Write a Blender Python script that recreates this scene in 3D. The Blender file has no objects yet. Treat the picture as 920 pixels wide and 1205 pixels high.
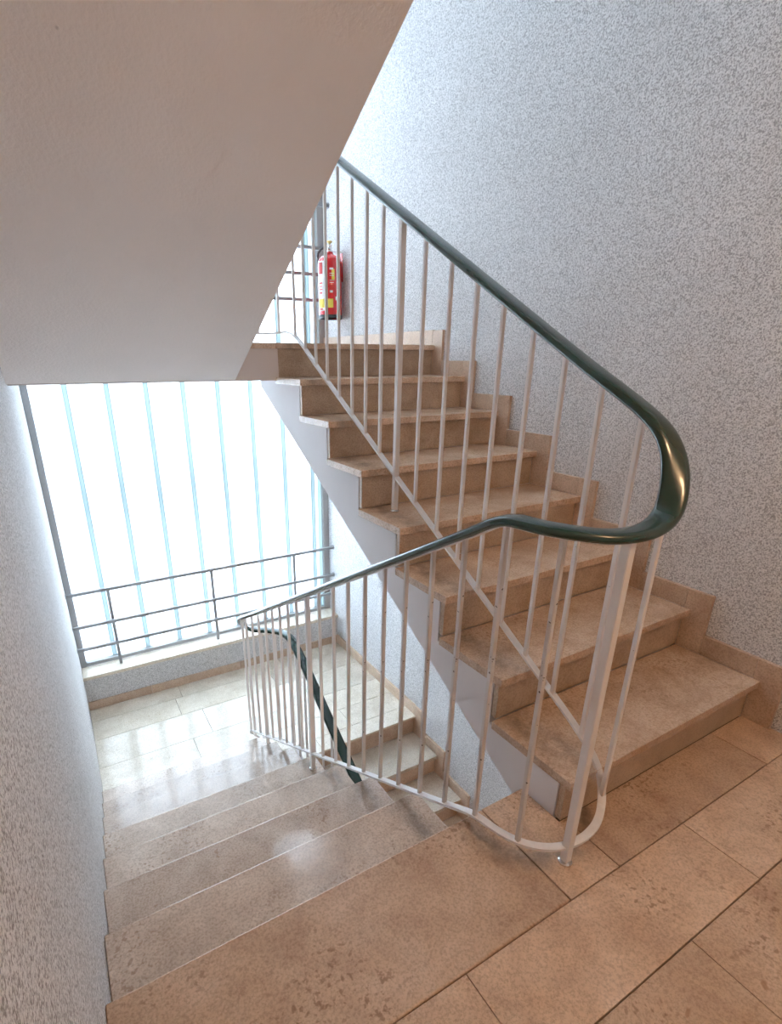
import bpy, bmesh, math, random
from mathutils import Vector, Matrix

S = bpy.context.scene
COL = S.collection
random.seed(4)

# ------------------------------------------------------------------ camera
CAM = Vector((-0.7142, -0.8729, 1.2824))
YAW, PIT = 0.5157, 0.3752
F_PX, PX, PY = 618.67, 416.75, 665.93
cd = bpy.data.cameras.new('camera')
cam = bpy.data.objects.new('camera', cd)
COL.objects.link(cam)
fw = Vector((math.sin(YAW) * math.cos(PIT), math.cos(YAW) * math.cos(PIT), -math.sin(PIT)))
rt = Vector((math.cos(YAW), -math.sin(YAW), 0))
up = rt.cross(fw)
M = Matrix((rt, up, -fw)).transposed().to_4x4()
M.translation = CAM
cam.matrix_world = M
cd.sensor_fit = 'HORIZONTAL'
cd.sensor_width = 36
cd.lens = F_PX / 920 * 36
cd.shift_x = (460 - PX) / 920
cd.shift_y = (PY - 602.5) / 920
cd.clip_start = 0.02
S.camera = cam

# ------------------------------------------------------------------ world (overcast daylight), lamps, exposure
W = bpy.data.worlds.new('overcast')
S.world = W
W.use_nodes = True
wn = W.node_tree
bg = wn.nodes['Background']
tc = wn.nodes.new('ShaderNodeTexCoord')
sx = wn.nodes.new('ShaderNodeSeparateXYZ')
cr = wn.nodes.new('ShaderNodeValToRGB')
wn.links.new(tc.outputs['Generated'], sx.inputs[0])
wn.links.new(sx.outputs['Z'], cr.inputs[0])
wn.links.new(cr.outputs[0], bg.inputs[0])
cr.color_ramp.elements[0].position = 0.0
cr.color_ramp.elements[0].color = (0.75, 0.875, 1.0, 1)
cr.color_ramp.elements[1].position = 1.0
cr.color_ramp.elements[1].color = (0.72, 0.86, 1.0, 1)
bg.inputs[1].default_value = 5.6

S.view_settings.view_transform = 'Standard'
S.view_settings.look = 'None'
S.view_settings.gamma = 1
S.view_settings.use_curve_mapping = False
S.view_settings.exposure = 1.33
S.cycles.max_bounces = 10
S.cycles.diffuse_bounces = 8
S.cycles.transmission_bounces = 6
S.cycles.sample_clamp_indirect = 6
S.cycles.use_denoising = True
LAMP_STRENGTH = 27.0

# ------------------------------------------------------------------ measured layout (metres)
G, R = 0.2949, 0.17                 # going and riser
XW, XR = -0.833, 1.430              # left and right wall faces
XG, XL = 0.205, 0.384               # stairwell gap
XS = 1.412                          # right end of treads (skirting face)
Y1 = -0.1743                        # first nosing of the flight going up
YH = Y1 + 7 * G                     # edge of the half landings
YW, YGL = 3.253, 3.45               # parapet face, glass
ZH = 8 * R                          # half landing height
SN = R / G
XB = 1.6                            # outer side of walls

# ------------------------------------------------------------------ materials
def mat(name):
    m = bpy.data.materials.new(name)
    m.use_nodes = True
    nt = m.node_tree
    b = nt.nodes['Principled BSDF']
    return m, nt, b

def nd(nt, t, **kw):
    n = nt.nodes.new(t)
    for k, v in kw.items():
        setattr(n, k, v)
    return n

def ramp(nt, stops):
    n = nt.nodes.new('ShaderNodeValToRGB')
    e = n.color_ramp.elements
    e[0].position, e[0].color = stops[0][0], (*stops[0][1], 1)
    e[1].position, e[1].color = stops[-1][0], (*stops[-1][1], 1)
    for p, c in stops[1:-1]:
        x = e.new(p)
        x.color = (*c, 1)
    return n

def noise(nt, vec, scale, detail=3, rough=.55, dist=0.0):
    n = nd(nt, 'ShaderNodeTexNoise')
    n.inputs['Scale'].default_value = scale
    n.inputs['Detail'].default_value = detail
    n.inputs['Roughness'].default_value = rough
    n.inputs['Distortion'].default_value = dist
    nt.links.new(vec, n.inputs['Vector'])
    return n

def mix(nt, fac, a, b, mode='MIX'):
    n = nd(nt, 'ShaderNodeMix', data_type='RGBA', blend_type=mode)
    for s, v in ((0, fac), (6, a), (7, b)):
        if hasattr(v, 'is_linked') or hasattr(v, 'links'):
            nt.links.new(v, n.inputs[s])
        else:
            n.inputs[s].default_value = v if s == 0 else (*v, 1)
    return n.outputs[2]

def stone(name, lo, mid, hi, rough=0.26, spot=(0.22, 0.11, 0.05), spotty=1.0, coat=0.0, stain=None):
    """polished shell limestone: clouds, fossils flecks, rusty pits; each piece shifted and toned on its own"""
    m, nt, b = mat(name)
    L = nt.links
    t = nd(nt, 'ShaderNodeTexCoord')
    oi = nd(nt, 'ShaderNodeObjectInfo')
    mul = nd(nt, 'ShaderNodeMath', operation='MULTIPLY')
    mul.inputs[1].default_value = 37.0
    L.new(oi.outputs['Random'], mul.inputs[0])
    va = nd(nt, 'ShaderNodeVectorMath', operation='ADD')
    L.new(t.outputs['Object'], va.inputs[0])
    L.new(mul.outputs[0], va.inputs[1])
    v = va.outputs[0]
    n1 = noise(nt, v, 7.5, 6, .66, .4)
    c1 = ramp(nt, [(.30, lo), (.52, mid), (.72, hi)])
    L.new(n1.outputs[0], c1.inputs[0])
    n2 = noise(nt, v, 150, 4, .75)
    c2 = ramp(nt, [(.36, (.70, .66, .62)), (.56, (1.08, 1.08, 1.08))])
    L.new(n2.outputs[0], c2.inputs[0])
    a = mix(nt, .8, c1.outputs[0], c2.outputs[0], 'MULTIPLY')
    # rusty flecks gathered in patches
    n3 = noise(nt, v, 82, 2, .5, .1)
    c3 = ramp(nt, [(.565, (0, 0, 0)), (.66, (1, 1, 1))])
    L.new(n3.outputs[0], c3.inputs[0])
    n4 = noise(nt, v, 4.2, 2, .5)
    c4 = ramp(nt, [(.46, (0, 0, 0)), (.62, (1, 1, 1))])
    L.new(n4.outputs[0], c4.inputs[0])
    f = nd(nt, 'ShaderNodeMath', operation='MULTIPLY')
    L.new(c3.outputs[0], f.inputs[0]); L.new(c4.outputs[0], f.inputs[1])
    f2 = nd(nt, 'ShaderNodeMath', operation='MULTIPLY')
    f2.inputs[1].default_value = .62 * spotty
    L.new(f.outputs[0], f2.inputs[0])
    a = mix(nt, f2.outputs[0], a, spot)
    # a few larger brown inclusions
    vo = nd(nt, 'ShaderNodeTexVoronoi')
    vo.inputs['Scale'].default_value = 7.0
    nw = noise(nt, v, 22, 2)
    vm = nd(nt, 'ShaderNodeMix', data_type='VECTOR')
    vm.inputs[0].default_value = .08
    L.new(v, vm.inputs[4]); L.new(nw.outputs[1], vm.inputs[5])
    L.new(vm.outputs[1], vo.inputs['Vector'])
    c5 = ramp(nt, [(.035, (1, 1, 1)), (.075, (0, 0, 0))])
    L.new(vo.outputs['Distance'], c5.inputs[0])
    f3 = nd(nt, 'ShaderNodeMath', operation='MULTIPLY')
    f3.inputs[1].default_value = .55 * spotty
    L.new(c5.outputs[0], f3.inputs[0])
    a = mix(nt, f3.outputs[0], a, (spot[0] * 1.5, spot[1] * 1.4, spot[2] * 1.2))
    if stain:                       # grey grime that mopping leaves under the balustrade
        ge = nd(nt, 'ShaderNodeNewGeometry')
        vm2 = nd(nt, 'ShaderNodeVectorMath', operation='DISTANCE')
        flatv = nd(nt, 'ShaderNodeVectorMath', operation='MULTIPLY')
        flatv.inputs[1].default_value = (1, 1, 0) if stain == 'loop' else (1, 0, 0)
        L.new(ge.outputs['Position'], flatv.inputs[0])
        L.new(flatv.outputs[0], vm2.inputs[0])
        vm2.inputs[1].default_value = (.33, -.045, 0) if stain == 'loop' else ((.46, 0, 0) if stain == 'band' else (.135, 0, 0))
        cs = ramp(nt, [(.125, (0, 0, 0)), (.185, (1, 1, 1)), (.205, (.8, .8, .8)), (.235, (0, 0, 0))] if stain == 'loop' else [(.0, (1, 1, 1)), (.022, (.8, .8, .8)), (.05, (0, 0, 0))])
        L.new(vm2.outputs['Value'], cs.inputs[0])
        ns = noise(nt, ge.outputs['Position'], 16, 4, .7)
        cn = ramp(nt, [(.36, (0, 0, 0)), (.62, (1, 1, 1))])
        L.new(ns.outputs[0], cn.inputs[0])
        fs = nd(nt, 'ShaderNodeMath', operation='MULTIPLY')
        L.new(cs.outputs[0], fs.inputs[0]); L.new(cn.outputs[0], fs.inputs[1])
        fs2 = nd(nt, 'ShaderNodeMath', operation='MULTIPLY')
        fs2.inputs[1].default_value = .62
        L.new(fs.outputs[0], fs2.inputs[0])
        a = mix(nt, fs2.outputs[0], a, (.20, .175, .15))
    # tone per piece
    c6 = ramp(nt, [(0, (.86, .85, .84)), (1, (1.08, 1.08, 1.07))])
    L.new(oi.outputs['Random'], c6.inputs[0])
    a = mix(nt, 1.0, a, c6.outputs[0], 'MULTIPLY')
    L.new(a, b.inputs['Base Color'])
    rr = nd(nt, 'ShaderNodeMapRange')
    rr.inputs[3].default_value = rough - .05
    rr.inputs[4].default_value = rough + .09
    L.new(n2.outputs[0], rr.inputs[0])
    L.new(rr.outputs[0], b.inputs['Roughness'])
    b.inputs['Specular IOR Level'].default_value = .55
    b.inputs['Coat Weight'].default_value = coat
    b.inputs['Coat Roughness'].default_value = .07
    bp = nd(nt, 'ShaderNodeBump')
    bp.inputs['Strength'].default_value = .05
    bp.inputs['Distance'].default_value = .002
    L.new(n2.outputs[0], bp.inputs['Height'])
    L.new(bp.outputs[0], b.inputs['Normal'])
    return m

def plaster(name, base, dark, scale=230, strength=.5, dist=.004, lump=0.3):
    """coarse thrown granulate render: pale grains with dark pores"""
    m, nt, b = mat(name)
    L = nt.links
    t = nd(nt, 'ShaderNodeTexCoord')
    v = t.outputs['Object']
    n1 = noise(nt, v, scale, 2, .6)
    n2 = noise(nt, v, scale * 2.3, 2, .6)
    c = ramp(nt, [(.38, dark), (.49, tuple(.80 * x for x in base)), (.58, base)])
    L.new(n1.outputs[0], c.inputs[0])
    c2 = ramp(nt, [(.36, (.84, .84, .84)), (.56, (1.03, 1.03, 1.03))])
    L.new(n2.outputs[0], c2.inputs[0])
    a = mix(nt, .8, c.outputs[0], c2.outputs[0], 'MULTIPLY')
    # a few old scuffs
    n5 = noise(nt, v, 1.7, 4, .6)
    c5 = ramp(nt, [(.35, (.95, .945, .94)), (.65, (1.02, 1.02, 1.02))])
    L.new(n5.outputs[0], c5.inputs[0])
    a = mix(nt, 1, a, c5.outputs[0], 'MULTIPLY')
    L.new(a, b.inputs['Base Color'])
    b.inputs['Roughness'].default_value = .8
    b.inputs['Specular IOR Level'].default_value = .25
    ad = nd(nt, 'ShaderNodeMath', operation='MULTIPLY_ADD')
    ad.inputs[1].default_value = .8
    L.new(n2.outputs[0], ad.inputs[0]); L.new(n1.outputs[0], ad.inputs[2])
    bp = nd(nt, 'ShaderNodeBump')
    bp.inputs['Strength'].default_value = strength
    bp.inputs['Distance'].default_value = dist
    L.new(ad.outputs[0], bp.inputs['Height'])
    L.new(bp.outputs[0], b.inputs['Normal'])
    return m

def paint(name, col, rough=.6, bump=.15, scale=140, marks=0.0, dist=.002, spec=.3):
    m, nt, b = mat(name)
    L = nt.links
    t = nd(nt, 'ShaderNodeTexCoord')
    v = t.outputs['Object']
    n1 = noise(nt, v, scale, 2)
    n2 = noise(nt, v, 2.2, 4, .6)
    c = ramp(nt, [(.3, tuple(.94 * x for x in col)), (.7, col)])
    L.new(n2.outputs[0], c.inputs[0])
    a = c.outputs[0]
    if marks:
        vo = nd(nt, 'ShaderNodeTexVoronoi')
        vo.inputs['Scale'].default_value = 3.1
        L.new(v, vo.inputs['Vector'])
        c2 = ramp(nt, [(.012, (1, 1, 1)), (.022, (0, 0, 0))])
        L.new(vo.outputs['Distance'], c2.inputs[0])
        f = nd(nt, 'ShaderNodeMath', operation='MULTIPLY')
        f.inputs[1].default_value = marks
        L.new(c2.outputs[0], f.inputs[0])
        a = mix(nt, f.outputs[0], a, (.12, .10, .09))
    L.new(a, b.inputs['Base Color'])
    b.inputs['Roughness'].default_value = rough
    b.inputs['Specular IOR Level'].default_value = spec
    bp = nd(nt, 'ShaderNodeBump')
    bp.inputs['Strength'].default_value = bump
    bp.inputs['Distance'].default_value = dist
    L.new(n1.outputs[0], bp.inputs['Height'])
    L.new(bp.outputs[0], b.inputs['Normal'])
    return m

def plain(name, col, rough=.4, metal=0.0, spec=.5, coat=0.0):
    m, nt, b = mat(name)
    t = nd(nt, 'ShaderNodeTexCoord')
    n1 = noise(nt, t.outputs['Object'], 60, 2)
    c = ramp(nt, [(.3, tuple(.93 * x for x in col)), (.7, col)])
    nt.links.new(n1.outputs[0], c.inputs[0])
    nt.links.new(c.outputs[0], b.inputs['Base Color'])
    b.inputs['Roughness'].default_value = rough
    b.inputs['Metallic'].default_value = metal
    b.inputs['Specular IOR Level'].default_value = spec
    b.inputs['Coat Weight'].default_value = coat
    return m

def chipped(name, col, chip, amount=.735):
    m, nt, b = mat(name)
    L = nt.links
    t = nd(nt, 'ShaderNodeTexCoord')
    v = t.outputs['Object']
    n1 = noise(nt, v, 75, 2, .5)
    c1 = ramp(nt, [(amount, (0, 0, 0)), (amount + .02, (1, 1, 1))])
    L.new(n1.outputs[0], c1.inputs[0])
    n2 = noise(nt, v, 5, 3)
    c2 = ramp(nt, [(.3, tuple(.92 * x for x in col)), (.7, col)])
    L.new(n2.outputs[0], c2.inputs[0])
    a = mix(nt, c1.outputs[0], c2.outputs[0], chip)
    L.new(a, b.inputs['Base Color'])
    b.inputs['Roughness'].default_value = .38
    return m

def pane_glass(name, col, trans=.9):
    """milky cast channel glass: scatters daylight through, faint gloss"""
    m = bpy.data.materials.new(name)
    m.use_nodes = True
    nt = m.node_tree
    nt.nodes.clear()
    L = nt.links
    out = nd(nt, 'ShaderNodeOutputMaterial')
    tr = nd(nt, 'ShaderNodeBsdfTranslucent')
    gl = nd(nt, 'ShaderNodeBsdfGlossy')
    gl.inputs['Roughness'].default_value = .25
    gl.inputs['Color'].default_value = (.9, .95, 1, 1)
    t = nd(nt, 'ShaderNodeTexCoord')
    n1 = noise(nt, t.outputs['Object'], 1.1, 2)
    c = ramp(nt, [(.35, tuple(.90 * x for x in col)), (.6, col)])
    L.new(n1.outputs[0], c.inputs[0])
    L.new(c.outputs[0], tr.inputs['Color'])
    mx = nd(nt, 'ShaderNodeMixShader')
    fr = nd(nt, 'ShaderNodeFresnel')
    fr.inputs[0].default_value = 1.3
    L.new(fr.outputs[0], mx.inputs[0])
    L.new(tr.outputs[0], mx.inputs[1]); L.new(gl.outputs[0], mx.inputs[2])
    L.new(mx.outputs[0], out.inputs[0])
    return m

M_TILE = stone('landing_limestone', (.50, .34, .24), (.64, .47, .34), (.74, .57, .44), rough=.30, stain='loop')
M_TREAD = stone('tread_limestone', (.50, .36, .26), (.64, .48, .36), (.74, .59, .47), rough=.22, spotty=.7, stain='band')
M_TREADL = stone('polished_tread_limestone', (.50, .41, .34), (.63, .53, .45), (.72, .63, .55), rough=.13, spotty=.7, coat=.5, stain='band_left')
M_RISER = stone('riser_limestone', (.40, .29, .20), (.50, .38, .28), (.60, .47, .36), rough=.35, spotty=.35)
M_PALE = stone('pale_polished_limestone', (.62, .55, .45), (.72, .66, .56), (.78, .73, .64), rough=.16, spot=(.36, .24, .10), spotty=.5, coat=.4)
M_SKIRT = stone('skirting_limestone', (.50, .35, .25), (.60, .45, .34), (.68, .54, .42), rough=.4, spotty=.4)
M_GROUT = paint('grey_grout', (.17, .14, .115), rough=.9)
M_WALL = plaster('granulate_plaster', (.80, .80, .81), (.36, .36, .37), scale=215, strength=.4, dist=.003)
M_WALL_L = plaster('coarse_granulate_plaster', (.76, .745, .735), (.30, .28, .27), scale=215, strength=.35, dist=.003)
M_SOFFIT = paint('soffit_paint', (.87, .81, .78), rough=.75, bump=.35, scale=95, marks=.8, dist=.004)
M_STRING = paint('stringer_paint', (.74, .70, .70), rough=.6, bump=.12)
M_FASCIA = paint('fascia_paint', (.66, .58, .54), rough=.6, bump=.12)
M_CEIL = paint('ceiling_paint', (.78, .76, .73), rough=.8)
M_WHITE = chipped('white_enamel', (.84, .80, .78), (.16, .12, .10), amount=.80)
M_WORN = chipped('worn_white_enamel', (.68, .63, .60), (.10, .075, .06), amount=.715)
M_RAILW = plain('white_flat_bar', (.80, .78, .77), rough=.35)
M_GREEN = plain('dark_green_vinyl', (.010, .042, .036), rough=.24, spec=.6, coat=.35)
M_ALU = plain('grey_aluminium', (.42, .43, .44), rough=.45, metal=.3)
M_JAMB = plain('brown_grey_jamb', (.40, .38, .37), rough=.5)
M_GUARD = plain('grey_guard_paint', (.34, .35, .36), rough=.4)
M_PANE = pane_glass('milky_channel_glass', (.97, .985, 1.0))
M_FLANGE = pane_glass('cyan_glass_edge', (.47, .545, .55))
M_SEAL = pane_glass('white_glazing_seal', (.60, .66, .665))
M_RED = plain('red_enamel', (.62, .012, .016), rough=.22, coat=.5)
M_BLACK = plain('black_rubber', (.02, .022, .028), rough=.4)
M_CHROME = plain('chrome', (.75, .75, .75), rough=.15, metal=1)
M_BRASS = plain('brass', (.75, .55, .22), rough=.3, metal=1)
M_LABEL = plain('white_print', (.85, .85, .85), rough=.5)
M_YELLOW = plain('yellow_print', (.85, .68, .10), rough=.5)
M_PRINT = plain('red_print', (.60, .06, .06), rough=.5)
M_CONC = paint('raw_concrete', (.45, .44, .42), rough=.9)

# ------------------------------------------------------------------ mesh helpers
def link(name, me, m, parent=None, loc=(0, 0, 0), smooth=False):
    o = bpy.data.objects.new(name, me)
    COL.objects.link(o)
    o.location = loc
    if m is not None and not me.materials:
        me.materials.append(m)
    if parent is not None:
        o.parent = parent
    if smooth:
        me.polygons.foreach_set('use_smooth', [True] * len(me.polygons))
    return o

def empty(name, loc=(0, 0, 0)):
    o = bpy.data.objects.new(name, None)
    COL.objects.link(o)
    o.location = loc
    o.empty_display_size = .05
    return o

def tag(o, label, cat, group=None):
    o['label'] = label
    o['category'] = cat
    if group:
        o['group'] = group
    return o

def structure(o):
    o['kind'] = 'structure'
    return o

def finish(bm, name):
    bmesh.ops.recalc_face_normals(bm, faces=bm.faces)
    me = bpy.data.meshes.new(name)
    bm.to_mesh(me)
    bm.free()
    return me

def add_box(bm, x0, x1, y0, y1, z0, z1):
    vs = [bm.verts.new((x, y, z)) for x in (x0, x1) for y in (y0, y1) for z in (z0, z1)]
    for f in ((0, 1, 3, 2), (4, 6, 7, 5), (0, 4, 5, 1), (2, 3, 7, 6), (0, 2, 6, 4), (1, 5, 7, 3)):
        bm.faces.new([vs[i] for i in f])

def box_me(name, sx_, sy_, sz_, bev=0.0, seg=1):
    """box with its origin at the middle of its underside"""
    bm = bmesh.new()
    add_box(bm, -sx_ / 2, sx_ / 2, -sy_ / 2, sy_ / 2, 0, sz_)
    if bev:
        res = bmesh.ops.bevel(bm, geom=list(bm.edges), offset=bev, segments=seg, affect='EDGES', profile=.5)
        if seg > 1:
            for f in res['faces']:
                f.smooth = True
    return finish(bm, name)

_cache = {}
def slab(name, x0, x1, y0, y1, z0, z1, m, parent=None, bev=0.0, off=(0, 0, 0), seg=1):
    key = (name, round(x1 - x0, 4), round(y1 - y0, 4), round(z1 - z0, 4), bev, m.name, seg)
    if key not in _cache:
        _cache[key] = box_me(name, x1 - x0, y1 - y0, z1 - z0, bev, seg)
    return link(name, _cache[key], m, parent,
                ((x0 + x1) / 2 - off[0], (y0 + y1) / 2 - off[1], z0 - off[2]))

def prism(name, pts, axis, a, b, m, parent=None, bev=0.0, off=(0, 0, 0)):
    """polygon in the plane across `axis`, pushed from a to b (axis 0: pts are y,z; axis 2: pts are x,y)"""
    bm = bmesh.new()
    def P(p, h):
        return (h, p[0], p[1]) if axis == 0 else ((p[0], h, p[1]) if axis == 1 else (p[0], p[1], h))
    v0 = [bm.verts.new(P(p, a)) for p in pts]
    v1 = [bm.verts.new(P(p, b)) for p in pts]
    bm.faces.new(v0)
    bm.faces.new(v1)
    n = len(pts)
    for i in range(n):
        bm.faces.new((v0[i], v0[(i + 1) % n], v1[(i + 1) % n], v1[i]))
    bmesh.ops.recalc_face_normals(bm, faces=bm.faces)
    if bev:
        bmesh.ops.bevel(bm, geom=list(bm.edges), offset=bev, segments=1, affect='EDGES')
    me = finish(bm, name)
    return link(name, me, m, parent, tuple(-c for c in off))

def catmull(pts, step=.02):
    out = []
    P = [Vector(p) for p in pts]
    P = [2 * P[0] - P[1]] + P + [2 * P[-1] - P[-2]]
    for i in range(1, len(P) - 2):
        p0, p1, p2, p3 = P[i - 1:i + 3]
        n = max(1, int((p2 - p1).length / step))
        n = min(n, 10)
        t0 = 0
        t1 = t0 + max((p1 - p0).length, 1e-4) ** .5
        t2 = t1 + max((p2 - p1).length, 1e-4) ** .5
        t3 = t2 + max((p3 - p2).length, 1e-4) ** .5
        for k in range(n):
            t = t1 + (t2 - t1) * k / n
            a1 = (t1 - t) / (t1 - t0) * p0 + (t - t0) / (t1 - t0) * p1
            a2 = (t2 - t) / (t2 - t1) * p1 + (t - t1) / (t2 - t1) * p2
            a3 = (t3 - t) / (t3 - t2) * p2 + (t - t2) / (t3 - t2) * p3
            b1 = (t2 - t) / (t2 - t0) * a1 + (t - t0) / (t2 - t0) * a2
            b2 = (t3 - t) / (t3 - t1) * a2 + (t - t1) / (t3 - t1) * a3
            out.append((t2 - t) / (t2 - t1) * b1 + (t - t1) / (t2 - t1) * b2)
    out.append(P[-2])
    return out

def sweep(name, path, profile, m, parent=None, off=(0, 0, 0), smooth=True, relax=0):
    """push a closed cross-section (side, up) along a path; side stays level"""
    bm = bmesh.new()
    rings, tans, sides = [], [], []
    n = len(path)
    last = None
    for i in range(n):
        t = (path[min(i + 1, n - 1)] - path[max(i - 1, 0)]).normalized()
        h = Vector((t.x, t.y, 0))
        side = Vector((t.y, -t.x, 0)).normalized() if h.length > .05 else last
        if last is not None and side.dot(last) < 0:
            side = -side
        last = side
        tans.append(t)
        sides.append(side)
    for _ in range(relax):
        sides = [sides[0]] + [(sides[i - 1] + 2 * sides[i] + sides[i + 1]).normalized() for i in range(1, n - 1)] + [sides[-1]]
    for p, t, side in zip(path, tans, sides):
        upv = side.cross(t).normalized()
        if upv.z < 0:
            upv = -upv
        side = t.cross(upv).normalized() * (1 if t.cross(upv).dot(side) > 0 else -1)
        rings.append([bm.verts.new(p + side * a + upv * b) for a, b in profile])
    k = len(profile)
    for r0, r1 in zip(rings, rings[1:]):
        for j in range(k):
            bm.faces.new((r0[j], r0[(j + 1) % k], r1[(j + 1) % k], r1[j]))
    bm.faces.new(rings[0])
    bm.faces.new(rings[-1])
    me = finish(bm, name)
    return link(name, me, m, parent, tuple(-c for c in off), smooth=smooth)

def tube_path(name, pts, rad, m, parent=None, off=(0, 0, 0), seg=10, step=.02):
    prof = [(rad * math.cos(2 * math.pi * i / seg), rad * math.sin(2 * math.pi * i / seg)) for i in range(seg)]
    path = catmull(pts, step) if len(pts) > 2 else [Vector(p) for p in pts]
    return sweep(name, path, prof, m, parent, off)

def lathe_me(name, prof, seg=24):
    bm = bmesh.new()
    rings = []
    for r_, z in prof:
        rings.append([bm.verts.new((r_ * math.cos(2 * math.pi * i / seg), r_ * math.sin(2 * math.pi * i / seg), z)) for i in range(seg)]
                     if r_ > 1e-5 else [bm.verts.new((0, 0, z))])
    for a, b in zip(rings, rings[1:]):
        for i in range(seg):
            j = (i + 1) % seg
            if len(a) == 1 and len(b) == 1:
                continue
            if len(a) == 1:
                bm.faces.new((a[0], b[i], b[j]))
            elif len(b) == 1:
                bm.faces.new((a[i], b[0], a[j]))
            else:
                bm.faces.new((a[i], a[j], b[j], b[i]))
    return finish(bm, name)

# ------------------------------------------------------------------ SETTING: walls, slabs, ceilings
TOP, BOT = 4.35, -2.90
wall_left = structure(slab('wall_left', XW - .2, XW, -2.8, 3.8, BOT, TOP, M_WALL_L))
wall_right = structure(slab('wall_right', XR, XR + .2, -2.8, 3.8, BOT, TOP, M_WALL))
wall_back = structure(slab('wall_back', XW, XR, -2.8, -2.6, BOT, TOP, M_WALL))
wall_front = structure(slab('wall_front', XW, XR, YW, YW + .33, -ZH - .175, -1.082, M_WALL))
ceiling = structure(slab('ceiling', XW, XR, -2.6, -.0, 2.54, 2.70, M_CEIL))
roof = structure(slab('ceiling', XW, XR, -2.6, 3.6, TOP - .15, TOP, M_CEIL))

def tiles(parent, rows, m, z, thick=.018, gap=.0032, bev=.0008):
    for (y0, y1, xs) in rows:
        for x0, x1 in zip(xs, xs[1:]):
            slab('tile', x0 + gap * .3, x1 - gap * .3, y0 + gap / 2, y1 - gap / 2,
                 z - thick - random.uniform(0, .0004), z, m, parent, bev=bev)

# landing the camera stands on
floor = structure(slab('floor', XW, XR, -2.6, -.012, -.16, -.0305, M_GROUT))
slab('tile_bed', XW, XR, -2.6, -.335, -.0305, -.0185, M_GROUT, floor)
slab('tile_bed', .2285, XR, -.335, -.014, -.0305, -.0185, M_GROUT, floor)
def fparent(o):                      # children are placed in world space under a shifted parent
    bpy.context.view_layer.update()
    for c in o.children:
        c.location = Vector(c.location) - Vector(o.location)
rows = []

rows.append((-.54, -.333, [XW, -.121, .711, XR]))
rows.append((-.747, -.54, [XW, -.45, .393, 1.235, XR]))
y = -.747
k = 0
while y > -2.59:
    y2 = max(y - .26, -2.6)
    s = [-.1, .2, .55, -.3][k % 4]
    rows.append((y2, y, [XW] + [q for q in (s - .42, s + .42, s + 1.26) if XW + .1 < q < XR - .1] + [XR]))
    y = y2
    k += 1
tiles(floor, rows, M_TILE, 0.0)
slab('tile', XW + .001, .228 - .0012, -.333 + .0016, 0, -.030, 0, M_TILE, floor, bev=.005, seg=4)
YR = Y1 + .026                       # foot of the first riser
g2 = .0012
prism('tile', [(.228 + g2, -.333 + g2), (.421 - g2, -.333 + g2), (.421 - g2, YR - g2), (.398, YR - g2), (.398, 0), (.228 + g2, 0)],
      2, -.018, 0, M_TILE, floor, bev=.0008)
slab('tile', .421 + g2, 1.206 - g2, -.333 + g2, YR - g2, -.018, 0, M_TILE, floor, bev=.0008)
slab('tile', 1.206 + g2, XR - g2, -.333 + g2, YR - g2, -.018, 0, M_TILE, floor, bev=.0008)
fparent(floor)

# lower half landing, pale and polished
floor_low = structure(slab('floor', XW, XR, YH + .052, YW, -ZH - .175, -ZH - .0185, M_GROUT))
rows = [(3.065, YW, [XW, -.14, .78, XR]),
        (2.822, 3.065, [XW, -.20, .62, XR]),
        (2.495, 2.822, [XW, -.04, .80, XR]),
        (2.262, 2.495, [XW, -.19, .66, XR]),
        (YH + G - .146, 2.262, [XW, .105, .92, XR]),
        (YH, YH + G - .146, [XG + .01, .60, XR])]
tiles(floor_low, rows, M_PALE, -ZH, gap=.003)
fparent(floor_low)

# upper half landing
floor_up = structure(slab('floor', XW, XR, YH + .051, YGL - .03, 1.176, ZH - .0285, M_CEIL))
slab('fascia_board', XW, XL + .016, YH + .014, YH + .051, 1.176, ZH - .0285, M_FASCIA, floor_up)
rows = [(YH, YH + .30, [XL, 1.0, XS + .01]),
        (YH, YH + .30, [XW, XL]),
        (YH + .30, 2.60, [XW, -.2, .6, XR]), (2.60, 2.95, [XW, .1, .9, XR]), (2.95, YGL - .03, [XW, -.3, .5, XR])]
tiles(floor_up, rows, M_TREAD, ZH, thick=.028, gap=.003, bev=.0012)
fparent(floor_up)

# ground two flights down, seen only through the gap
floor_bottom = structure(slab('floor', XW, XR, -2.6, YW, BOT, -2 * ZH, M_CONC))

# sill and skirting under the lower window
sill = structure(slab('trim_1', XW, XR, YW - .022, YGL - .045, -1.082, -1.052, M_PALE, bev=.002))
sk = structure(empty('baseboard_front', (0, YW, -ZH)))
for x0, x1 in ((XW, -.35), (-.35, .42), (.42, XR)):
    slab('skirting_tile', x0 + .001, x1 - .001, YW - .014, YW, -ZH, -ZH + .072, M_SKIRT, sk, bev=.001, off=(0, YW, -ZH))
skr = structure(empty('baseboard_right', (XR, YH, ZH)))
for y0, y1 in ((YH + .027, 2.62), (2.62, YGL - .03)):
    slab('skirting_tile', XS, XR, y0, y1, ZH, ZH + .085, M_SKIRT, skr, bev=.001, off=(XR, YH, ZH))
sklr = structure(empty('baseboard_right', (XR, YH, -ZH)))
for y0, y1 in ((YH + .027, 2.62), (2.62, YW - .014)):
    slab('skirting_tile', XS, XR, y0 + .001, y1 - .001, -ZH, -ZH + .085, M_SKIRT, sklr, bev=.001, off=(XR, YH, -ZH))

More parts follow.
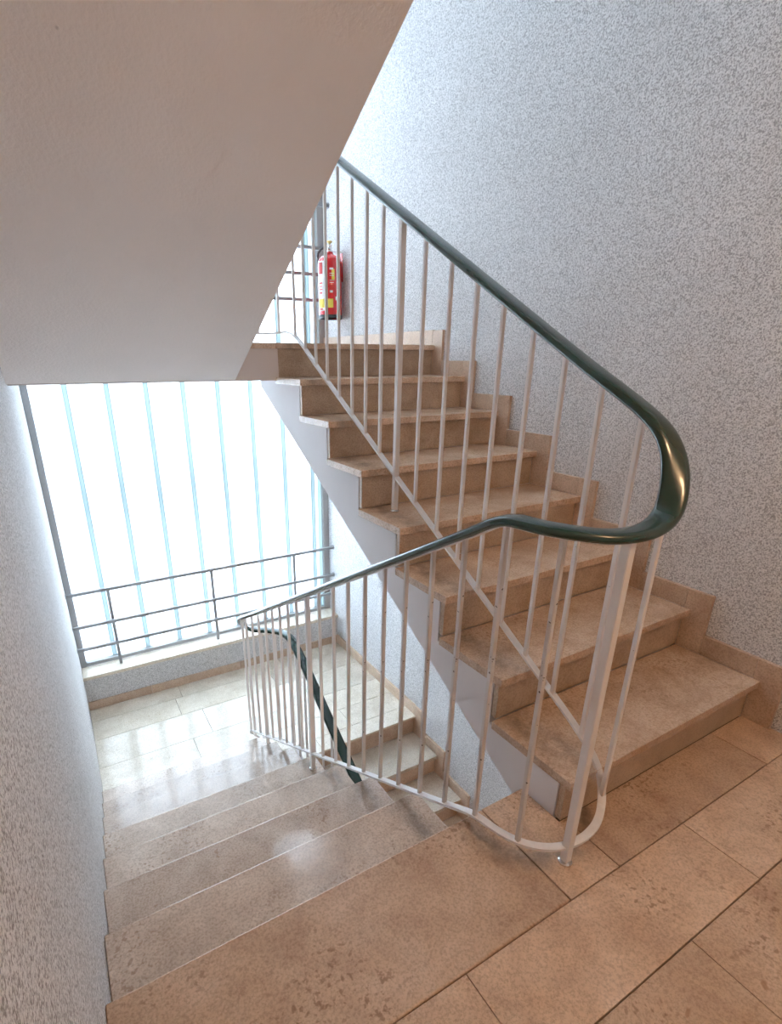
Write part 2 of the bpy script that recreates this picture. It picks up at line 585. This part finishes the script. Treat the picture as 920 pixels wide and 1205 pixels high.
# ------------------------------------------------------------------ WINDOW of channel glass, running past the half landing
def window(name, z0, z1, frame_low=True):
    w = structure(empty(name, (XW, YGL, z0)))
    O = (XW, YGL, z0)
    slab('window_frame', XW, XW + .044, YGL - .05, YGL + .05, z0, z1, M_ALU, w, bev=.002, off=O)
    slab('window_frame', XR - .055, XR, YGL - .05, YGL + .05, z0, z1, M_JAMB, w, bev=.002, off=O)
    slab('window_frame', XW + .044, XR - .055, YGL - .045, YGL + .045, z0, z0 + .03, M_ALU, w, bev=.002, off=O)
    slab('window_frame', XW + .044, XR - .055, YGL - .045, YGL + .045, z1 - .03, z1, M_ALU, w, bev=.002, off=O)
    edges = [XW + .044] + [-.570 + .2665 * i for i in range(8)] + [XR - .055]
    edges = [e for e in edges if e <= XR - .055 + 1e-6]
    zz0, zz1 = z0 + .03, z1 - .03
    for a, b in zip(edges, edges[1:]):
        l = 0 if a == edges[0] else .017
        rr = .03 if b == edges[-1] else .017
        p = slab('glass_pane', a + l, b - rr, YGL - .004, YGL + .004, zz0, zz1, M_PANE, w, off=O)
        if rr == .03:
            f = slab('glass_flange', b - .03, b, YGL - .012, YGL + .012, zz0, zz1, M_FLANGE, p,
                     off=tuple(Vector(O) + p.location))
        else:
            f = slab('glass_flange', b - .017, b - .010, YGL - .012, YGL + .028, zz0, zz1, M_FLANGE, p,
                     off=tuple(Vector(O) + p.location))
        if l:
            f = slab('glass_flange', a + .010, a + .017, YGL - .012, YGL + .028, zz0, zz1, M_FLANGE, p,
                     off=tuple(Vector(O) + p.location))
            slab('glazing_seal', a - .010, a + .010, YGL - .010, YGL + .002, zz0, zz1, M_SEAL, w, off=O)
    return w
window('window_1', -1.052, 1.29)
window('window_2', 1.29, TOP - .15)
window('window_3', -2 * ZH, -ZH - .175)

# ------------------------------------------------------------------ GUARD RAILS in front of the glass
def guard(loc_z, heights, posts, y, label, name='window_guard_rail', foot=0.0):
    t = empty(name, (XW, y, loc_z))
    O = (XW, y, loc_z)
    tag(t, label, 'railing')
    for h in heights:
        slab('rail', XW + .002, XR - .002, y - .012, y + .012, loc_z + h - .012, loc_z + h + .012, M_GUARD, t, bev=.0015, off=O)
        for x in (XW, XR - .006):
            me = _cache.get('flange')
            if me is None:
                me = lathe_me('wall_flange', [(0, 0), (.022, 0), (.022, .004), (.020, .006), (0, .006)], 16)
                _cache['flange'] = me
            o = link('wall_flange', me, M_GUARD, t, (x - O[0], 0, h))
            o.rotation_euler = (0, math.pi / 2, 0)
    for x in posts:
        slab('guard_post', x - .012, x + .012, y + .012, y + .026, loc_z + foot, loc_z + heights[0], M_GUARD, t, bev=.0015, off=O)
    return t
guard(-1.052, [.675, .398, .205], [-.54, .27, 1.03], 3.31,
      'grey three-bar guard rail on the sill in front of the tall lower window')
guard(ZH, [1.00, .712, .532, .352], [-.30, .50], 3.31,
      'grey guard rail crossing the bright upper window beside the fire extinguisher')

# ------------------------------------------------------------------ STAIR FLIGHTS
def flight(name, label, O, x0, x1, y_first, z_base, direc, n, body, m_tread, m_riser, group=None,
           body_x=None, skirt_x=None, m_body=None):
    """n treads; first nosing at y_first, z_base+R; direc +1 rises towards +y. body = polygon (y,z) of the slab"""
    t = empty(name, O)
    tag(t, label, 'stairs')
    bx0, bx1 = body_x
    prism('stair_slab', body, 0, bx0, bx1, m_body or M_STRING, t, off=O)
    for k in range(n):
        yn, zt = y_first + direc * k * G, z_base + (k + 1) * R
        back = yn + direc * (G + .024)
        a, b = sorted((yn, back))
        o = slab('tread', x0, x1, a, b, zt - .030, zt, m_tread, t, bev=.005 if direc < 0 else .0016, off=O, seg=4 if direc < 0 else 1)
        ya, yb = sorted((yn + direc * .026, yn + direc * .048))
        slab('riser', x0 + .018, x1, ya, yb, zt - R + .0005, zt - .030, m_riser, t, bev=.001, off=O)
    # last riser under the landing edge
    yn, zt = y_first + direc * n * G, z_base + (n + 1) * R
    ya, yb = sorted((yn + direc * .026, yn + direc * .048))
    slab('riser', x0 + .018, x1, ya, yb, zt - R + .0005, zt - .0295, m_riser, t, bev=.001, off=O)
    if skirt_x:
        s0, s1 = skirt_x
        e, h = .070, .082
        for k in range(n + 1):
            yn, zt = y_first + direc * k * G, z_base + (k + 1) * R
            # upright piece beside the riser, then the strip along the tread
            f = yn - direc * e
            bk = yn + direc * .026
            a, b = sorted((f, bk))
            zlow = zt - R if k else z_base
            slab('skirting_tile', s0, s1, a + .0006, b - .0006, zlow, zt + h, M_SKIRT, t, bev=.0009, off=O)
            if k < n:
                nf = yn + direc * (G - e)
                a, b = sorted((bk, nf))
                slab('skirting_tile', s0, s1, a + .0006, b - .0006, zt, zt + h, M_SKIRT, t, bev=.0009, off=O)
    return t

def step_poly(y_first, z_base, direc, n, soff):
    """stepped upper outline 2 mm inside risers and treads, then the soffit points"""
    pts = []
    yy = y_first + direc * .05
    pts.append((yy, z_base - .001))
    for k in range(n):
        z = z_base + (k + 1) * R - .031
        pts.append((y_first + direc * (k * G + .05), z))
        pts.append((y_first + direc * ((k + 1) * G + .05), z))
    zt = z_base + (n + 1) * R - .031
    pts.append((y_first + direc * (n * G + .05), zt))
    return pts + soff

SOF = .563
# the flight going up on the right
def soz(y):
    return -.067 + .5515 * (y - .005)
body = step_poly(Y1, 0, 1, 7, [(YH + .16, ZH - .031), (YH + .16, 1.176), (2.262, 1.176), (2.262, 1.174)] [:0] +
                 [(YH + .30, ZH - .031), (YH + .30, soz(YH + .30) - .003), (.0, -.070), (-.012, -.017), (Y1 + .05, -.017)])
body[0] = (Y1 + .05, -.017)
flight('stair_flight', 'tan stone stair flight rising along the right wall to the fire extinguisher',
       (XL, Y1, 0), XL, XS, Y1, 0, 1, 7, body[:-1], M_TREAD, M_RISER, body_x=(XL + .016, XR - .001), skirt_x=(XS, XR - .0006))

# the flight going down on the left: seen from above as first nosing at the bottom (rises towards -y)
def sozd(y):
    return -y * SN - .30
body = step_poly(7 * G, -ZH, -1, 7, [(-.058, -.031), (-.058, -.34), (1.90, -ZH - .16), (7 * G - .05, -ZH - .16)])
flight('stair_flight', 'polished stone stair flight descending beside the left wall towards the lower window',
       (XW, 7 * G, -ZH), XW + .001, XG, 7 * G, -ZH, -1, 7, body, M_TREADL, M_RISER, body_x=(XW + .001, XG - .016))

# the next flight down, under the first one, along the right wall (rises towards +y)
yb = YH - 7 * G
body = step_poly(yb - .0, -2 * ZH, 1, 7, [(YH + .10, -ZH - .031), (YH + .10, -ZH - .30), (.05, -2 * ZH - .05)])
flight('stair_flight', 'pale stone steps leading further down behind the balusters, below the rising flight',
       (XL, yb, -2 * ZH), XL, XS, yb, -2 * ZH, 1, 7, body, M_PALE, M_SKIRT, body_x=(XL + .016, XR - .001), skirt_x=(XS, XR - .0006))

# the flight overhead on the left, of which the photograph shows the sloping underside
body = [(1.86, 1.184), (.36, 1.184 + (1.80 - .36) * .560 + .0), (-.10, 1.184 + (1.80 + .10) * .560)]
up_y = 7 * G
s0, s1 = (1.795, 1.186), (-.06, 1.186 + 1.855 * .5602)
body = step_poly(up_y, ZH, -1, 7, [(-.06, 2 * ZH - .031), s1, s0, (2.05, 1.186), (2.05, ZH - .03)])
body = [p for p in body]
t_over = flight('stair_flight', 'stair flight overhead at upper left, showing its smooth painted sloping underside',
       (XW, up_y, ZH), XW + .001, .142, up_y, ZH, -1, 7, body, M_TREAD, M_RISER, body_x=(XW + .001, .127), m_body=M_SOFFIT)

# ------------------------------------------------------------------ BALUSTRADE: one welded railing with a green handrail
XU, XD, XM = .500, .155, .420
def zu(y): return .302 + .5755 * y               # bottom bar of the rising flight
def zd(y): return .033 - .563 * y                # bottom bar of the descending flight
bottom = []
# upper half landing loop, then down the rising flight
bottom += [(XD, 2.10, 1.60), (XD, 2.17, 1.48), (.19, 2.20, 1.43), (.27, 2.19, 1.415), (.38, 2.14, 1.412), (.46, 2.07, 1.412), (.495, 1.99, 1.418), (XU, 1.90, zu(1.90))]
bottom += [(XU, y, zu(y)) for y in (1.6, 1.2, .8, .4, .1, -.06)]
bottom += [(XU + .001, -.120, .226), (XU + .003, -.160, .190), (XU + .005, -.188, .130), (.498, -.203, .085), (.470, -.225, .060),
           (.42, -.243, .052), (.36, -.250, .052), (.302, -.246, .054), (.245, -.222, .056), (.198, -.178, .058), (.168, -.115, .060), (.157, -.05, zd(-.05) - .001)]
bottom += [(XD, y, zd(y)) for y in (.05, .3, .7, 1.1, 1.5, 1.9)]
bottom += [(XD, 2.05, -1.118), (XD, 2.115, -1.155), (.158, 2.160, -1.20), (.175, 2.190, -1.255), (.215, 2.195, -1.290), (.277, 2.165, -1.300), (.34, 2.125, -1.302), (.395, 2.070, -1.305), (.418, 1.99, -1.31)]
def zm(y): return -ZH + .030 - (YH - y) * SN
bottom += [(XM, y, zm(y)) for y in (1.82, 1.5, 1.1, .7, .4, .2)]
bpath = catmull(bottom, .018)
# even spacing, then relax the bends
def resample(path, step):
    out, acc = [path[0]], 0.0
    for a_, b_ in zip(path, path[1:]):
        L_ = (b_ - a_).length
        while acc + L_ >= step:
            a_ = a_ + (b_ - a_) * ((step - acc) / L_)
            L_ = (b_ - a_).length
            out.append(a_.copy())
            acc = 0.0
        acc += L_
    out.append(path[-1])
    return out
def relaxed(path, n_, step=.014):
    path = resample(path, step)
    for _ in range(n_):
        q_ = [v.copy() for v in path]
        for i in range(1, len(path) - 1):
            path[i] = (q_[i - 1] + 2 * q_[i] + q_[i + 1]) / 4
    return path
bpath = relaxed(bpath, 9)

rail = empty('stair_balustrade', (.302, -.249, 0))
RO = (.302, -.249, 0)
tag(rail, 'white steel stair balustrade with dark green handrail curling round the stairwell gap', 'railing')

OU, OD = .915, .880                  # handrail over bottom bar, rising and descending flight
top = []
for p in bottom:
    x, y, z = p
    if z > .228:
        top.append((x, y, z + OU))
    elif z < .1 and not (y < -.06):
        top.append((x, y, z + OD))
    elif x < .30 and y > -.23:
        top.append((x, y, .938))
# the fall round the bend, wider and softer than the bar below
i0 = max(i for i, t_ in enumerate(top) if t_[2] > 1.14)
top = top[:i0] + [(.499, -.120, 1.152), (.495, -.165, 1.118), (.484, -.203, 1.064), (.460, -.230, 1.004), (.430, -.246, .962), (.38, -.252, .940), (.315, -.250, .933), (.26, -.232, .932)] + \
    [t_ for t_ in top[i0 + 1:] if not (t_[0] > .22 and t_[2] > .9 and t_[1] < 0)]
hpath = relaxed(catmull(top, .018), 7)

flat = [(-.011, -.004), (.011, -.004), (.011, .004), (-.011, .004)]
sweep('bottom_bar', bpath, flat, M_RAILW, rail, RO, smooth=False, relax=6)
sweep('top_bar', hpath, [(-.014, -.008), (.014, -.008), (.014, .001), (-.014, .001)], M_RAILW, rail, RO, smooth=False, relax=14)
# oval vinyl handrail clasping the top bar
prof = []
HW, HT = .0300, .0130
for i in range(20):
    a = 2 * math.pi * i / 20
    c, s = math.cos(a), math.sin(a)
    prof.append((HW * math.copysign(abs(c) ** .7, c), .006 + HT * math.copysign(abs(s) ** .8, s)))
sweep('handrail', hpath, prof, M_GREEN, rail, RO, relax=14)

def hz(y, branch):
    """heights of the bottom bar and of the handrail over y, on one flight"""
    X, ok = {'u': (XU, lambda z: z > .2), 'd': (XD, lambda z: z < 1.02), 'm': (XM, lambda z: z < -.2)}[branch]
    out = []
    for path, dz in ((bpath, 0), (hpath, OU if branch == 'u' else OD)):
        c = sorted((p for p in path if abs(p.x - X) < .02 and ok(p.z if dz == 0 and branch != 'm' else p.z)
                    and (branch != 'm' or p.z < -1.2 + dz)), key=lambda p: p.y)
        for p0, p1 in zip(c, c[1:]):
            if p0.y <= y <= p1.y:
                out.append(p0.z + (y - p0.y) / max(p1.y - p0.y, 1e-6) * (p1.z - p0.z))
                break
        else:
            out.append(min(c, key=lambda p: abs(p.y - y)).z)
    return out

def bar(name, x, y, z0, z1, w, m, d=None, rot=0.0):
    bm = bmesh.new()
    d = d or w
    add_box(bm, -w / 2, w / 2, -d / 2, d / 2, 0, z1 - z0)
    bmesh.ops.bevel(bm, geom=[e for e in bm.edges if abs(e.verts[0].co.z - e.verts[1].co.z) > .01], offset=.0014, segments=2, affect='EDGES')
    o = link(name, finish(bm, name), m, rail, (x - RO[0], y - RO[1], z0))
    o.rotation_euler = (0, 0, rot)
    return o

BW = .0125
for y in (-.100, .020, .143, .263, .387, .507, .636, .780, 1.050, 1.170, 1.288, 1.410, 1.530, 1.652, 1.775, 1.895):
    a, b = hz(y, 'u')
    bar('baluster', XU, y, a, b, BW, M_WHITE)
for i, y in enumerate((-.045, .088, .213, .338, .458, .583, .708, .832, .965, 1.216, 1.330, 1.446, 1.561, 1.680, 1.805, 1.930, 2.060)):
    a, b = hz(y, 'd')
    bar('baluster', XD, y, a, b, BW, M_WORN if y < .7 else M_WHITE)
for y in (1.90, 1.775, 1.65, 1.525, 1.40, 1.15, 1.025, .90, .775, .65):
    a, b = hz(y, 'm')
    bar('baluster', XM, y, a, b, BW, M_WHITE)
def loop_bar(x, y, zref, w=BW, name='baluster', foot=None, m=None):
    i = min(range(len(bpath)), key=lambda i: (bpath[i].x - x) ** 2 + (bpath[i].y - y) ** 2 + .3 * (bpath[i].z - zref) ** 2)
    p = bpath[i]
    q = min(hpath, key=lambda h: (h.x - x) ** 2 + (h.y - y) ** 2 + .3 * (h.z - p.z - .9) ** 2)
    return bar(name, p.x, p.y, p.z if foot is None else foot, q.z, w, m or M_WHITE)
loop_bar(.188, -.172, .06, m=M_WORN)
loop_bar(.504, -.195, .08)
loop_bar(.158, 2.155, -1.2)
loop_bar(.20, 2.20, -1.28)
loop_bar(.36, 2.11, -1.30)
loop_bar(.418, 2.01, -1.30)
loop_bar(.19, 2.20, 1.43)
loop_bar(.38, 2.14, 1.41)
loop_bar(.47, 2.05, 1.41)

# newel posts with their feet
foot_me = lathe_me('post_foot', [(0, 0), (.019, 0), (.019, .005), (.015, .008), (.015, .009), (0, .012)], 20)
def newel(x, y, z0, z1, w=.028):
    n = bar('newel_post', x, y, z0 + .002, z1, w, M_WHITE)
    o = link('post_foot', foot_me, M_CHROME, n, (0, 0, -.002))
    return n
newel(.303, -.249, 0, .94, .0215)
a, b = hz(.922, 'u'); newel(XU, .922, 4 * R, b, .021)
a, b = hz(1.09, 'd'); newel(XD, 1.09, -4 * R, b, .021)
newel(.277, 2.163, -ZH, -1.302 + .88, .022)
newel(.27, 2.19, ZH, 1.415 + .90, .022)

# ------------------------------------------------------------------ FIRE EXTINGUISHER on the right wall
EX, EY, EZ = XR - .102, 3.10, 1.565
ext = tag(empty('fire_extinguisher', (EX, EY, EZ)), 'red fire extinguisher hanging on the wall beside the upper window', 'fire extinguisher')
RB = .088
body_me = lathe_me('cylinder_body', [(0, .012), (RB - .010, .012), (RB - .002, .02), (RB, .03), (RB, .375), (RB - .004, .395), (RB - .018, .418),
                                    (.036, .432), (.026, .440), (.026, .448), (0, .448)], 32)
cyl = link('cylinder_body', body_me, M_RED, ext, smooth=True)
link('base_ring', lathe_me('base_ring', [(RB - .012, .0), (RB - .002, .0), (RB + .001, .012), (RB + .001, .028), (RB - .004, .03), (RB - .012, .02), (RB - .012, 0)], 32), M_BLACK, ext, smooth=True)
link('valve', lathe_me('valve', [(0, .448), (.022, .448), (.022, .462), (.016, .466), (.016, .488), (.020, .490), (.020, .498), (0, .498)], 20), M_CHROME, ext, smooth=True)
link('strike_knob', lathe_me('strike_knob', [(0, .498), (.008, .498), (.008, .510), (.019, .512), (.021, .517), (.019, .522), (0, .523)], 20), M_BRASS, ext, smooth=True)
vd = Vector((-.30, -1, 0)).normalized()           # where the label looks
sd = Vector((vd.y, -vd.x, 0))
def wrap(name, a0, a1, z0, z1, r_, m, parent, seg=14):
    bm = bmesh.new()
    base = math.atan2(vd.y, vd.x)
    L0, L1 = [], []
    for i in range(seg + 1):
        a = base + math.radians(a0 + (a1 - a0) * i / seg)
        for rr, dst in ((r_, L0), (r_ - .0012, L1)):
            dst.append((bm.verts.new((rr * math.cos(a), rr * math.sin(a), z0)), bm.verts.new((rr * math.cos(a), rr * math.sin(a), z1))))
    for i in range(seg):
        bm.faces.new((L0[i][0], L0[i + 1][0], L0[i + 1][1], L0[i][1]))
        bm.faces.new((L1[i][0], L1[i][1], L1[i + 1][1], L1[i + 1][0]))
        bm.faces.new((L0[i][1], L0[i + 1][1], L1[i + 1][1], L1[i][1]))
        bm.faces.new((L0[i][0], L1[i][0], L1[i + 1][0], L0[i + 1][0]))
    return link(name, finish(bm, name), m, parent, smooth=False)
lab = wrap('white_label', -85, -38, .055, .385, RB + .0012, M_LABEL, cyl)
wrap('yellow_label', -80, 4, .075, .135, RB + .0022, M_YELLOW, cyl)
for i, (a0, a1, z0, z1) in enumerate(((-74, -48, .30, .375), (-72, -50, .235, .245), (-72, -52, .215, .222), (-72, -50, .195, .202), (-70, -52, .17, .18), (-72, -50, .06, .072))):
    wrap('label_print', a0, a1, z0, z1, RB + .0024, M_PRINT, cyl, 6)
for i, (a0, a1, z0, z1) in enumerate(((-12, 6, .325, .338), (-12, 10, .300, .304), (-12, 8, .285, .289), (-12, 10, .255, .259), (-12, 8, .24, .244), (-12, 2, .175, .19), (16, 34, .125, .150))):
    wrap('label_print', a0, a1, z0, z1, RB + .0016, M_LABEL, cyl, 6)
wrap('label_print', -2, 12, .262, .33, RB + .0014, M_YELLOW, cyl, 6)
# hose: from the valve, out to the window side and down
hs = -sd if (-sd).y > 0 else sd
hs = Vector((-.55, .84, 0)).normalized()
pts = [Vector((0, 0, .476)) + hs * .018, Vector((0, 0, .482)) + hs * .05, Vector((0, 0, .45)) + hs * .098, Vector((0, 0, .38)) + hs * .098,
       Vector((0, 0, .30)) + hs * .092, Vector((0, 0, .235)) + hs * .083]
tube_path('hose', [tuple(p) for p in pts], .0075, M_BLACK, ext)
nz = link('nozzle', lathe_me('nozzle', [(0, 0), (.010, 0), (.011, .05), (.008, .075), (0, .075)], 14), M_BLACK, ext, tuple(hs * .083 + Vector((0, 0, .165))), smooth=True)
# carrying lever
bm = bmesh.new()
add_box(bm, -.012, .012, -.050, .020, .468, .476)
lev = link('carry_lever', finish(bm, 'carry_lever'), M_CHROME, ext)
lev.rotation_euler = (0, 0, -.9)
# wall bracket
slab('wall_bracket', XR - .004, XR, EY - .015, EY + .015, EZ + .26, EZ + .45, M_RED, ext, off=(EX, EY, EZ))
slab('bracket_arm', EX + RB - .004, XR - .003, EY - .012, EY + .012, EZ + .30, EZ + .325, M_RED, ext, bev=.001, off=(EX, EY, EZ))
slab('bracket_arm', EX + .015, XR - .003, EY - .008, EY + .008, EZ + .452, EZ + .462, M_CHROME, ext, bev=.001, off=(EX, EY, EZ))

# ------------------------------------------------------------------ CEILING LAMP over the landing, behind the camera
mg = bpy.data.materials.new('warm_lamp_glass')
mg.use_nodes = True
bb = mg.node_tree.nodes['Principled BSDF']
bb.inputs['Base Color'].default_value = (.9, .8, .65, 1)
bb.inputs['Emission Color'].default_value = (1.0, .62, .34, 1)
bb.inputs['Emission Strength'].default_value = LAMP_STRENGTH
base_me = lathe_me('lamp_base', [(0, 0), (.15, 0), (.15, -.03), (.135, -.035), (0, -.035)], 32)
globe_me = lathe_me('lamp_globe', [(.13, -.034), (.135, -.06), (.125, -.10), (.09, -.135), (.045, -.152), (0, -.157)], 32)
for lx, ly, lz, lab_ in ((.45, -1.35, 2.54, 'round warm glass ceiling lamp over the landing'),
                         (.45, -1.10, -.16, 'unseen warm glass ceiling lamp added under the landing to light the steps below')):  # second lamp is out of view, added to brighten the dark lower risers
    lamp = tag(empty('ceiling_lamp', (lx, ly, lz)), lab_, 'lamp')
    link('lamp_base', base_me, M_WHITE, lamp, smooth=True)
    link('lamp_globe', globe_me, mg, lamp, smooth=True)
